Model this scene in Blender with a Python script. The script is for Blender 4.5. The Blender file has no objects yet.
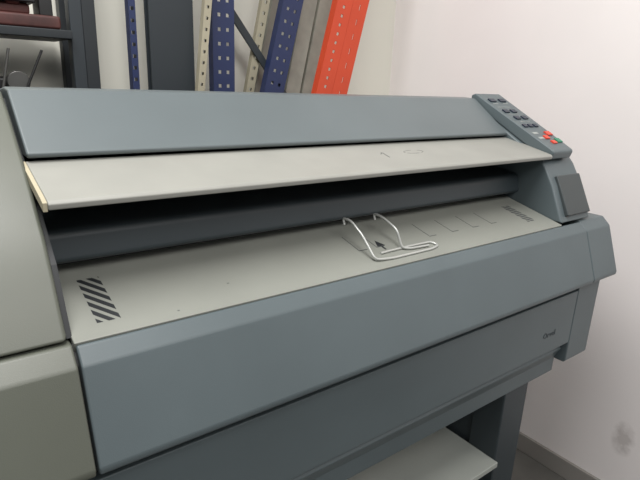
import bpy, math, random
from mathutils import Matrix, Vector
random.seed(4)
H=1.30   # camera height; all machine z values below are measured relative to this level
sc=bpy.context.scene
sc.view_settings.view_transform='Standard'

# ---------------- materials ----------------
def srgb(c):
    return tuple(((x/255)/12.92 if x/255<=0.04045 else (((x/255)+0.055)/1.055)**2.4) for x in c)+(1,)
def mat(name,c,rough=.5,metal=0,var=.06,nscale=6,bump=.0,bscale=900,spec=.5,emit=None):
    m=bpy.data.materials.new(name);m.use_nodes=True
    nt=m.node_tree;b=nt.nodes['Principled BSDF']
    tc=nt.nodes.new('ShaderNodeTexCoord')
    n=nt.nodes.new('ShaderNodeTexNoise');n.inputs['Scale'].default_value=nscale;n.inputs['Detail'].default_value=6
    nt.links.new(tc.outputs['Object'],n.inputs['Vector'])
    r=nt.nodes.new('ShaderNodeValToRGB')
    col=srgb(c)
    r.color_ramp.elements[0].position=.3;r.color_ramp.elements[1].position=.7
    r.color_ramp.elements[0].color=tuple(x*(1-var) for x in col[:3])+(1,)
    r.color_ramp.elements[1].color=tuple(min(1,x*(1+var)) for x in col[:3])+(1,)
    nt.links.new(n.outputs['Fac'],r.inputs['Fac']);nt.links.new(r.outputs['Color'],b.inputs['Base Color'])
    b.inputs['Roughness'].default_value=rough;b.inputs['Metallic'].default_value=metal
    b.inputs['Specular IOR Level'].default_value=spec
    if bump:
        n2=nt.nodes.new('ShaderNodeTexNoise');n2.inputs['Scale'].default_value=bscale
        nt.links.new(tc.outputs['Object'],n2.inputs['Vector'])
        bp=nt.nodes.new('ShaderNodeBump');bp.inputs['Strength'].default_value=bump;bp.inputs['Distance'].default_value=.001
        nt.links.new(n2.outputs['Fac'],bp.inputs['Height']);nt.links.new(bp.outputs['Normal'],b.inputs['Normal'])
    return m
M={}
M['blue']=mat('painted_bluegrey',(84,94,97),.42,bump=.12)
M['lid']=mat('lid_bluegrey',(92,100,102),.40,bump=.12)
M['olive']=mat('olive_grey',(88,91,82),.42,bump=.12)
M['light']=mat('tray_lightgrey',(142,142,136),.5,bump=.08,var=.05,nscale=12)
M['panel']=mat('panel_lightgrey',(133,135,128),.45,bump=.08)
M['dark']=mat('dark_slate',(48,56,60),.45,bump=.1)
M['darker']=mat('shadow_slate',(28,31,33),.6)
M['black']=mat('black_plastic',(12,13,14),.5)
M['flap']=mat('flap_dark',(58,64,65),.45)
M['cream']=mat('cream_edge',(172,164,140),.6)
M['wire']=mat('wire_plated',(185,187,183),.32,metal=.4)
M['ink']=mat('ink_grey',(32,35,38),.6)
M['inkm']=mat('ink_mid',(70,73,74),.6)
M['inkl']=mat('ink_faint',(96,98,95),.6)
M['key']=mat('key_navy',(28,38,54),.4)
M['keyr']=mat('key_red',(200,62,40),.4)
M['keyg']=mat('key_green',(30,120,90),.4)
M['keyw']=mat('key_label',(150,155,152),.5)
M['post']=mat('rack_charcoal',(26,32,36),.5)
M['post2']=mat('rack_charcoal_light',(36,43,48),.5)
M['rblue']=mat('rack_blue',(27,40,78),.45)
M['rorange']=mat('rack_orange',(196,68,36),.5)
M['beige']=mat('rack_beige',(156,150,130),.6,var=.15)
M['board']=mat('board_greywood',(158,157,146),.7,var=.18,nscale=14)
M['rust']=mat('rusty_red',(76,40,36),.6,var=.45,nscale=20)
M['steel']=mat('dull_steel',(90,90,88),.4,metal=.6)
M['shelf']=mat('shelf_grey',(156,160,154),.5)
M['base']=mat('baseboard_grey',(140,137,132),.6)
M['floor']=mat('floor_concrete',(95,94,90),.6,var=.15,nscale=9)
M['wallb']=mat('wall_back_paint',(220,219,208),.8,var=.02,nscale=3,bump=.1,bscale=60)
M['wallr']=mat('wall_right_paint',(236,231,229),.8,var=.02,nscale=3,bump=.1,bscale=60)
# dirt mark on right wall
def smudge(m,c,rad):
    nt=m.node_tree;b=nt.nodes['Principled BSDF']
    src=b.inputs['Base Color'].links[0].from_socket
    geo=nt.nodes.new('ShaderNodeNewGeometry')
    mp=nt.nodes.new('ShaderNodeMapping');mp.vector_type='POINT'
    mp.inputs['Scale'].default_value=(1/rad[0],1/rad[1],1/rad[2])
    mp.inputs['Location'].default_value=(-c[0]/rad[0],-c[1]/rad[1],-c[2]/rad[2])
    nt.links.new(geo.outputs['Position'],mp.inputs['Vector'])
    g=nt.nodes.new('ShaderNodeTexGradient');g.gradient_type='SPHERICAL'
    nt.links.new(mp.outputs['Vector'],g.inputs['Vector'])
    n=nt.nodes.new('ShaderNodeTexNoise');n.inputs['Scale'].default_value=40;n.inputs['Detail'].default_value=5
    nt.links.new(geo.outputs['Position'],n.inputs['Vector'])
    mu=nt.nodes.new('ShaderNodeMath');mu.operation='MULTIPLY'
    nt.links.new(g.outputs['Fac'],mu.inputs[0]);nt.links.new(n.outputs['Fac'],mu.inputs[1])
    rp=nt.nodes.new('ShaderNodeValToRGB');rp.color_ramp.elements[0].position=.08;rp.color_ramp.elements[1].position=.30
    rp.color_ramp.elements[1].color=(.42,.42,.42,1)
    nt.links.new(mu.outputs[0],rp.inputs['Fac'])
    mx=nt.nodes.new('ShaderNodeMixRGB');mx.inputs['Color2'].default_value=srgb((130,120,114))
    nt.links.new(rp.outputs['Color'],mx.inputs['Fac']);nt.links.new(src,mx.inputs['Color1'])
    nt.links.new(mx.outputs['Color'],b.inputs['Base Color'])
smudge(M['wallr'],(1.64,.518,H-1.05),(.1,.045,.08))

# ---------------- helpers ----------------
def empty(name):
    e=bpy.data.objects.new(name,None);sc.collection.objects.link(e);return e
def mk(name,vs,fs,m,parent=None,bevel=0,seg=3,smooth=True):
    me=bpy.data.meshes.new(name);me.from_pydata(vs,[],fs);me.update()
    import bmesh
    bm=bmesh.new();bm.from_mesh(me);bmesh.ops.recalc_face_normals(bm,faces=bm.faces);bm.to_mesh(me);bm.free()
    ob=bpy.data.objects.new(name,me);sc.collection.objects.link(ob);me.materials.append(M[m])
    if bevel:
        b=ob.modifiers.new('b','BEVEL');b.width=bevel;b.segments=seg;b.limit_method='ANGLE';b.angle_limit=math.radians(20)
        w=ob.modifiers.new('w','WEIGHTED_NORMAL');w.keep_sharp=False
        for p in me.polygons:p.use_smooth=True
    if parent:ob.parent=parent
    return ob
def prof(name,pts,x0,x1,m,parent=None,bevel=.003,xs=None,seg=3):
    n=len(pts)
    a=x0 if isinstance(x0,(list,tuple)) else [x0]*n
    b=x1 if isinstance(x1,(list,tuple)) else [x1]*n
    vs=[(a[i],pts[i][0],pts[i][1]+H) for i in range(n)]+[(b[i],pts[i][0],pts[i][1]+H) for i in range(n)]
    fs=[tuple(range(n)),tuple(range(2*n-1,n-1,-1))]+[(i,(i+1)%n,n+(i+1)%n,n+i) for i in range(n)]
    return mk(name,vs,fs,m,parent,bevel,seg)
def boxes(name,lst,m,parent=None,bevel=0):
    vs=[];fs=[]
    for (x0,x1,y0,y1,z0,z1) in lst:
        k=len(vs)
        vs+=[(x,y,z) for x in (x0,x1) for y in (y0,y1) for z in (z0,z1)]
        fs+=[tuple(k+i for i in f) for f in ((0,1,3,2),(4,6,7,5),(0,4,5,1),(2,3,7,6),(0,2,6,4),(1,5,7,3))]
    return mk(name,vs,fs,m,parent,bevel,2)
def quadson(name,quads,m,parent,f,th=.0006):
    vs=[];fs=[]
    for q in quads:
        k=len(vs);n=len(q)
        for (x,s) in q:
            p,nn=f(x,s);vs.append(tuple(p+nn*.0001))
        for (x,s) in q:
            p,nn=f(x,s);vs.append(tuple(p+nn*th))
        fs+=[tuple(k+i for i in range(n)),tuple(k+n+i for i in range(n))]
        fs+=[(k+i,k+(i+1)%n,k+n+(i+1)%n,k+n+i) for i in range(n)]
    return mk(name,vs,fs,m,parent)
def curve(name,pts,r,m,parent=None,res=4):
    cu=bpy.data.curves.new(name,'CURVE');cu.dimensions='3D';cu.bevel_depth=r;cu.bevel_resolution=res;cu.use_fill_caps=True
    P=[Vector(p) for p in pts];out=[P[0]]
    for i in range(1,len(P)-1):
        a,b,c=P[i-1],P[i],P[i+1]
        d1=(a-b);d2=(c-b);rr=min(.010,d1.length*.45,d2.length*.45)
        s=b+d1.normalized()*rr;e=b+d2.normalized()*rr
        for t in (0,.2,.4,.6,.8,1):
            out.append(s*(1-t)**2+b*2*t*(1-t)+e*t*t)
    out.append(P[-1])
    sp=cu.splines.new('POLY');sp.points.add(len(out)-1)
    for q,p in zip(sp.points,out):q.co=(*p,1)
    ob=bpy.data.objects.new(name,cu);sc.collection.objects.link(ob);cu.materials.append(M[m])
    if parent:ob.parent=parent
    return ob

# ---------------- room ----------------
XR,YB=1.64,1.69
boxes('floor',[(-2.6,XR,-2.2,YB,-.05,0)],'floor')
boxes('wall_back',[(-2.6,XR+.1,YB,YB+.1,0,2.9)],'wallb')
boxes('wall_right',[(XR,XR+.1,-2.2,YB,0,2.9)],'wallr')
boxes('baseboard_right',[(XR-.012,XR-.0002,-2.2,YB-.013,0,.07)],'base',bevel=.003)
boxes('baseboard_back',[(-2.6,XR-.0002,YB-.012,YB-.0002,0,.07)],'base',bevel=.003)

# ---------------- the scanner ----------------
S=empty('wide_format_scanner')
XL,XE=.1,1.11
prof('rear_housing',[(.835,-.026),(.732,-.100),(.735,-.106),(.80,-.108),(.80,-.30),(.97,-.30),(.97,-.05),(.94,-.03),(.87,-.024)],XL,XE-.004,'lid',S,.003)
prof('feed_tray',[(.742,-.110),(.632,-.1345),(.622,-.137),(.6185,-.1405),(.620,-.147),(.626,-.148),(.640,-.144),(.742,-.119)],.099,1.119,'light',S,.0015)
prof('feed_tray_edge',[(.742,-.1103),(.632,-.1350),(.6205,-.1385),(.6215,-.149),(.742,-.122)],.0940,.0988,'cream',S,.0005)
prof('hinge_recess',[(.795,-.112),(.76,-.114),(.76,-.12),(.795,-.176)],XL+.004,XE-.003,'black',S,0)
prof('roller_cover',[(.795,-.180),(.74,-.183),(.694,-.190),(.688,-.197),(.682,-.228),(.688,-.234),(.795,-.236)],XL,XE,'dark',S,.004)
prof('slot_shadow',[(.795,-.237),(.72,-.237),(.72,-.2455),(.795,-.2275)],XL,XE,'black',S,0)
prof('document_table',[(.564,-.2845),(.75,-.2380),(.795,-.240),(.795,-.262),(.57,-.300)],XL,XE-.002,'panel',S,.0015)
# end caps
capL=[(.87,-.026),(.845,-.028),(.80,-.052),(.732,-.100),(.68,-.140),(.636,-.180),(.604,-.225),(.568,-.283),(.60,-.283),(.97,-.283),(.97,-.05),(.94,-.03)]
prof('end_cap_left',capL,-.26,XL-.005,'olive',S,.005)
capR=[(.86,-.04),(.835,-.042),(.70,-.118),(.640,-.150),(.628,-.163),(.603,-.203),(.567,-.283),(.97,-.283),(.97,-.07),(.94,-.045)]
prof('end_cap_right',capR,XE,1.235,'blue',S,.005)
prof('end_cap_liner',[(.87,-.04),(.742,-.125),(.68,-.16),(.62,-.21),(.577,-.283),(.95,-.283),(.95,-.05)],XL-.0049,XL+.001,'darker',S,0)
# front body
fb=[(.5625,-.2875),(.546,-.305),(.508,-.412),(.509,-.420),(.516,-.424),(.60,-.424),(.95,-.424),(.95,-.30),(.60,-.3015),(.572,-.302),(.568,-.288)]
prof('front_body',fb,XL+.0015,1.188,'blue',S,.003)
fb2=[(.566,-.2865),(.546,-.305),(.508,-.412),(.509,-.420),(.516,-.424),(.60,-.424),(.97,-.424),(.97,-.2865)]
prof('front_corner_left',fb2,-.26,XL-.0015,'olive',S,.003)
prof('front_corner_right',fb2,1.190,1.300,'blue',S,.003)
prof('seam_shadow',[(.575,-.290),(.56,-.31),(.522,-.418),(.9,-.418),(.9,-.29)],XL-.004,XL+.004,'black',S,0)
# lower fascia
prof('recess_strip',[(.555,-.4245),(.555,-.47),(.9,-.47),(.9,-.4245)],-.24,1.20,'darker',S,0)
prof('lower_fascia',[(.541,-.452),(.541,-.588),(.546,-.592),(.9,-.592),(.9,-.471),(.556,-.471),(.556,-.452)],-.24,1.194,'blue',S,.002)
prof('lower_corner_right',[(.541,-.425),(.541,-.640),(.546,-.646),(.9,-.646),(.9,-.425)],1.196,1.298,'blue',S,.003)
prof('fascia_gap',[(.565,-.592),(.565,-.61),(.88,-.61),(.88,-.592)],-.22,1.19,'darker',S,0)
prof('stand_beam',[(.560,-.605),(.555,-.612),(.568,-.640),(.568,-.678),(.573,-.683),(.62,-.683),(.62,-.605)],-.22,1.194,'blue',S,.002)
# stand
for i,(a,b) in enumerate([(1.007,1.105),(.0,.098)]):
    boxes('stand_leg_%d'%(i+1),[(a,b,.575,.655,.03,H-.6835),(a+.01,b-.01,.655,.80,.03,H-.6465),(a,b,.80,.88,.03,H-.6465)],'dark',S,.004)
    boxes('stand_foot_%d'%(i+1),[(a-.005,b+.005,.46,1.0,0,.0295)],'dark',S,.006)
boxes('stand_shelf',[(.0985,1.0065,.565,.93,H-.885,H-.870)],'shelf',S,.002)
boxes('stand_back_beam',[(.0985,1.0065,.84,.87,H-.72,H-.6465)],'dark',S,.002)
# square flap on right cap
def capf(x,s):
    a=Vector((0,.628,H-.163));b=Vector((0,.567,H-.283))
    p=a.lerp(b,s);d=(b-a).normalized();n=Vector((0,d.z,-d.y))
    if n.y>0:n=-n
    return Vector((x,p.y,p.z)),n
vs=[];R=[(1.130,.20),(1.228,.20),(1.228,.90),(1.130,.90)]
for (x,s) in R:
    p,n=capf(x,s);vs.append(tuple(p-n*.004))
for (x,s) in R:
    p,n=capf(x,s);vs.append(tuple(p+n*.010))
mk('access_flap',vs,[(0,1,2,3),(4,5,6,7),(0,1,5,4),(1,2,6,5),(2,3,7,6),(3,0,4,7)],'flap',S,.003)

# control panel
cp=[(.838,-.014),(.622,-.128),(.619,-.133),(.624,-.148),(.640,-.1495),(.70,-.117),(.835,-.0415),(.85,-.035),(.85,-.018)]
prof('control_panel',cp,[1.108,1.1225,1.1225,1.1225,1.1215,1.118,1.108,1.108,1.108],1.205,'blue',S,.003)
def cpf(x,s):
    a=Vector((0,.838,H-.014));b=Vector((0,.622,H-.128));p=a.lerp(b,s);d=(b-a).normalized();n=Vector((0,d.z,-d.y))
    if n.z<0:n=-n
    return Vector((x,p.y,p.z)),n
def rect(x,s,w,h):return [(x-w/2,s-h/2),(x+w/2,s-h/2),(x+w/2,s+h/2),(x-w/2,s+h/2)]
quadson('keys_navy',[rect(1.135,.14,.022,.05),rect(1.175,.14,.022,.05),rect(1.135,.34,.018,.05),rect(1.165,.34,.018,.05),
   rect(1.145,.46,.018,.05),rect(1.175,.46,.018,.05),rect(1.135,.60,.014,.045),rect(1.156,.60,.014,.045),rect(1.177,.60,.014,.045)],'key',S,cpf,.003)
quadson('key_stop',[rect(1.187,.74,.020,.06),rect(1.160,.80,.016,.05),rect(1.165,.88,.016,.045)],'keyr',S,cpf,.003)
quadson('key_start',[rect(1.190,.86,.018,.06)],'keyg',S,cpf,.003)
quadson('key_labels',[rect(1.135,.195,.020,.008),rect(1.175,.195,.020,.008),rect(1.150,.26,.05,.006),rect(1.150,.39,.04,.006),rect(1.16,.52,.04,.006),rect(1.14,.72,.02,.03),rect(1.14,.80,.02,.03)],'keyw',S,cpf,.0006)

# printed marks on the document table
def tf(x,y):
    z=H-.2845+(y-.564)*.25
    return Vector((x,y,z)),Vector((0,-.2425,.970))
def clipy(poly,lim,sgn):
    out=[]
    for i in range(len(poly)):
        a=poly[i];b=poly[(i+1)%len(poly)]
        ia=(a[1]-lim)*sgn>=0;ib=(b[1]-lim)*sgn>=0
        if ia: out.append(a)
        if ia!=ib:
            t=(lim-a[1])/(b[1]-a[1]);out.append((a[0]+t*(b[0]-a[0]),lim))
    return out
def stripes(x0,x1,y0,y1,p,sk):
    st=[]
    a=y0-.001
    while a<y1+sk:
        q=[(x0,a),(x1,a-sk),(x1,a-sk+p*.55),(x0,a+p*.55)]
        q=clipy(q,y0,1)
        if len(q)>2:q=clipy(q,y1,-1)
        if len(q)>2:st.append(q)
        a+=p
    return st
quadson('hazard_stripes_left',stripes(.131,.158,.589,.679,.0175,.034),'ink',S,tf,.0003)
quadson('hazard_stripes_right',stripes(1.030,1.056,.600,.672,.0145,.024),'inkm',S,tf,.0003)
ln=[]
def line(x,y0,y1,w=.0012,foot=0):
    ln.append([(x-w/2,y0),(x+w/2,y0),(x+w/2,y1),(x-w/2,y1)])
    if foot: ln.append([(x,y0),(x+foot,y0),(x+foot,y0+.0015),(x,y0+.0015)])
for x in (.560,.600,.735,.800,.865,.925):
    line(x,.62,.668,foot=.018)
quadson('size_marks',ln,'inkm',S,tf,.0003)
quadson('feed_arrow',[[(.603,.622),(.621,.622),(.612,.640)],[(.610,.610),(.614,.610),(.614,.622),(.610,.622)]],'ink',S,tf,.0003)
quadson('table_rivets',[rect(.225,.578,.003,.002),rect(.31,.61,.003,.002)],'inkl',S,tf,.0003)
# faint marks on the tray
def trf(x,y):
    z=H-.1345+(y-.632)*(.0245/.110)
    return Vector((x,y,z)),Vector((0,-.2178,.976))
mk_=[[(.655,.685),(.668,.694),(.666,.697)],[(.664,.672),(.6665,.672),(.669,.694),(.6665,.694)]]
for i in range(20):
    a0=i/20*2*math.pi;a1=(i+1)/20*2*math.pi
    if i in (3,4,11,16): continue
    mk_.append([(.745+.026*math.cos(a0),.690+.008*math.sin(a0)),(.745+.026*math.cos(a1),.690+.008*math.sin(a1)),(.745+.025*math.cos(a1),.690+.0073*math.sin(a1)),(.745+.025*math.cos(a0),.690+.0073*math.sin(a0))])
quadson('tray_marks',mk_,'inkl',S,trf,.0003)
# maker label -> invented name in plain lettering
tc=bpy.data.curves.new('maker_label','FONT');tc.body='Orvel';tc.size=.019;tc.extrude=.0004;tc.space_character=1.15
to=bpy.data.objects.new('maker_label',tc);sc.collection.objects.link(to);tc.materials.append(M['dark'])
to.location=(1.068,.5405,H-.545);to.rotation_euler=(math.pi/2,0,0);to.parent=S

# ---------------- wire guide ----------------
W=empty('wire_document_holder')
def P(x,y,dz=.0022):
    p,n=tf(x,y);return (p.x,p.y,p.z+dz)
Z=lambda x,y,z:(x,y,H+z)
curve('wire_main',[Z(.553,.655,-.232),Z(.553,.659,-.221),Z(.555,.640,-.222),Z(.556,.611,-.240),P(.563,.584,.004),P(.60,.581),P(.700,.582),P(.722,.588),P(.716,.602),P(.640,.602),P(.590,.600)],.0022,'wire',W)
curve('wire_second',[Z(.633,.665,-.236),Z(.633,.669,-.225),Z(.634,.650,-.226),Z(.635,.611,-.240),P(.640,.600,.004),P(.655,.5945,.003),P(.700,.592,.003)],.0022,'wire',W)

# ---------------- background ----------------
def upright(name,x0,x1,x0b,m,y=1.5,cols=1,hole=.012,pitch=.04,depth=.03,z2=2.35,hh=None):
    """perforated steel section standing on the floor; x0/x1 = edges at height H-.045, x0b = left edge at H+.24 (for y=1.5)"""
    k=y/1.5;x0*=k;x1*=k;x0b*=k
    w=x1-x0;hh=hh or hole
    L=z2;lst=[]
    rail=(w-cols*hole)/(cols+1)
    for c in range(cols+1):
        a=-w/2+c*(rail+hole);lst.append((a,a+rail,0,.003,0,L))
    n=int(L/pitch)
    for c in range(cols):
        a=-w/2+rail+c*(rail+hole)
        for i in range(n+1):
            b=i*pitch;lst.append((a,a+hole,0,.003,b,min(L,b+pitch-hh)))
    lst+= [(-w/2,-w/2+.003,.003,depth,0,L),(w/2-.003,w/2,.003,depth,0,L)]
    ob=boxes(name,lst,m)
    sl=(x0b-x0)/(.285*k)
    ob.rotation_euler=(0,math.atan(sl),0)
    ob.location=((x0+x1)/2-sl*(H-.045),y,w/2*abs(math.sin(math.atan(sl))))
    return ob
upright('perforated_upright',.484,.502,.484,'rblue',cols=1,hole=.009,pitch=.03,y=1.5)
upright('perforated_upright',.724,.795,.724,'rblue',cols=2,hole=.010,pitch=.04,y=1.5)
upright('perforated_upright',.672,.694,.706,'beige',cols=1,hole=.008,pitch=.03,y=1.46,depth=.02)
upright('perforated_upright',.835,.862,.895,'beige',cols=1,hole=.01,pitch=.035,y=1.59,depth=.02)
ub=upright('perforated_upright',.903,.975,.973,'rblue',cols=2,hole=.010,pitch=.04,y=1.545)
upright('perforated_upright',1.110,1.175,1.182,'rorange',cols=1,hole=.010,pitch=.03,y=1.5)
upright('perforated_upright',1.178,1.246,1.250,'rorange',cols=1,hole=.004,pitch=.05,y=1.5,hh=.02)
def plank(name,x0,x1,x0b,m,y,t=.018,L=2.3):
    k=y/1.5;x0*=k;x1*=k;x0b*=k
    w=x1-x0;sl=(x0b-x0)/(.285*k)
    ob=boxes(name,[(-w/2,w/2,0,t,0,L)],m,None,.002)
    ob.rotation_euler=(0,math.atan(sl),0);ob.location=((x0+x1)/2-sl*(H-.045),y,w/2*abs(math.sin(math.atan(sl))))
    return ob
plank('leaning_board',.985,1.040,1.045,'board',1.615)
plank('leaning_board',1.050,1.105,1.11,'board',1.638)
plank('wooden_batten',.866,.892,.93,'board',1.66)
# diagonal brace bolted to the back of the leaning blue upright
k=1.58/1.5
p0=Vector((.782*k,0,H+.189*k));p1=Vector((1.0*k,0,H-.077*k));d=(p1-p0).normalized();nn=Vector((-d.z,0,d.x))*.012
vs=[tuple(Vector((q.x,yy,q.z))) for yy in (1.5755,1.583) for q in (p0+nn,p1+nn,p1-nn,p0-nn)]
br=mk('diagonal_brace',vs,[(0,1,2,3),(4,5,6,7),(0,1,5,4),(1,2,6,5),(2,3,7,6),(3,0,4,7)],'post2',None,.001)
br.parent=ub;bpy.context.view_layer.update();br.matrix_parent_inverse=ub.matrix_world.inverted()
# charcoal post (I section)
boxes('steel_post',[(.537,.665,1.50,1.506,.012,2.5),(.59,.604,1.506,1.53,.012,2.5),(.537,.665,1.53,1.536,.012,2.5),(.520,.69,1.49,1.54,0,.012)],'post2',None,.0015)

# storage rack at left
Rk=empty('storage_rack')
boxes('post_front',[(.332,.362,1.48,1.52,0,2.3)],'post2',Rk,.002)
boxes('post_flange',[(.3625,.394,1.482,1.49,0,2.3)],'post',Rk,.001)
boxes('post_rear',[(.34,.39,1.62,1.66,0,2.3)],'post',Rk,.002)
boxes('post_far',[(-.9,-.84,1.48,1.52,0,2.3),(-.9,-.84,1.62,1.66,0,2.3)],'post',Rk,.002)
for i,z in enumerate((.5,H-.14,H+.075)):
    boxes('shelf_board_%d'%(i+1),[(-.84,.331,1.46,1.66,z,z+.02)],'post',Rk,.002)
C=empty('machine_parts_clutter')
z=H+.0955
boxes('casting_red',[(.02,.31,1.47,1.62,z,z+.03),(.05,.25,1.50,1.60,z+.03,z+.055),(.10,.14,1.48,1.5,z+.02,z+.09),(.2,.23,1.49,1.53,z+.05,z+.08)],'rust',C,.006)
boxes('casting_dark',[(.16,.26,1.48,1.6,z+.056,z+.10),(.27,.30,1.50,1.58,z+.031,z+.075),(.03,.08,1.475,1.55,z+.056,z+.12),(.15,.17,1.465,1.47,z+.01,z+.05)],'black',C,.006)
z=H-.12+.0005
boxes('gear_housing',[(-.10,.20,1.50,1.64,z,z+.10),(-.02,.10,1.49,1.62,z+.10,z+.15),(.12,.17,1.52,1.60,z+.10,z+.135),(.20,.235,1.53,1.60,z+.02,z+.075),(-.1,.24,1.47,1.5,z,z+.035)],'black',C,.008)
boxes('gear_bracket',[(.03,.05,1.475,1.49,z+.036,z+.14),(.14,.155,1.478,1.49,z+.036,z+.12)],'rust',C,.003)
def cyl(name,c,r,l,m):
    n=20;vs=[];fs=[]
    for yy in (c[1],c[1]+l):
        for i in range(n):
            t=2*math.pi*i/n;vs.append((c[0]+r*math.cos(t),yy,c[2]+r*math.sin(t)))
    fs=[tuple(range(n)),tuple(range(n,2*n))]+[(i,(i+1)%n,n+(i+1)%n,n+i) for i in range(n)]
    return mk(name,vs,fs,m,C,.002)
cyl('gear_wheel',(.205,1.475,z+.0905),.025,.02,'steel')
cyl('gear_hub',(.09,1.478,z+.075),.03,.018,'post2')
for i in range(5):
    a=.0+i*.05
    curve('rod_%d'%i,[(a,1.466,z+.004),(a+.02,1.464,z+.08),(a+.06-.02*(i%2),1.466,z+.165)],.003,'steel' if i%2 else 'black',C)

# ---------------- camera ----------------
import numpy as np
Xv=np.array([716,-130,521.]);Xv/=np.linalg.norm(Xv)
Zv=-np.array([-69,1710,521.]);Zv-=Xv*(Zv@Xv);Zv/=np.linalg.norm(Zv)
Yv=np.cross(Zv,Xv)
if Yv[2]<0: Yv=-Yv
right=Vector((Xv[0],Yv[0],Zv[0]));up=-Vector((Xv[1],Yv[1],Zv[1]));fw=Vector((Xv[2],Yv[2],Zv[2]))
cam=bpy.data.cameras.new('camera');co=bpy.data.objects.new('camera',cam);sc.collection.objects.link(co)
mw=Matrix((( right.x,up.x,-fw.x,0),(right.y,up.y,-fw.y,0),(right.z,up.z,-fw.z,H),(0,0,0,1)))
co.matrix_world=mw
cam.lens=521/640*36;cam.sensor_width=36;cam.clip_start=.01
sc.camera=co

# ---------------- light ----------------
w=bpy.data.worlds.new('world');sc.world=w;w.use_nodes=True
bg=w.node_tree.nodes['Background'];bg.inputs[0].default_value=(.96,.98,1,1);bg.inputs[1].default_value=.29
def area(name,loc,target,size,e,col=(1,.98,.96)):
    l=bpy.data.lights.new(name,'AREA');l.size=size[0];l.shape='RECTANGLE';l.size_y=size[1];l.energy=e;l.color=col
    o=bpy.data.objects.new(name,l);sc.collection.objects.link(o);o.location=loc
    o.rotation_euler=(Vector(target)-Vector(loc)).to_track_quat('-Z','Y').to_euler()
area('unseen_overhead_lamp',(-.1,.45,2.8),(.5,.65,1),(1.4,.5),50)
area('unseen_overhead_lamp',(.3,-1.2,2.7),(1.2,.6,1),(1.6,.8),31)  # added lamp, aimed to brighten the right wall
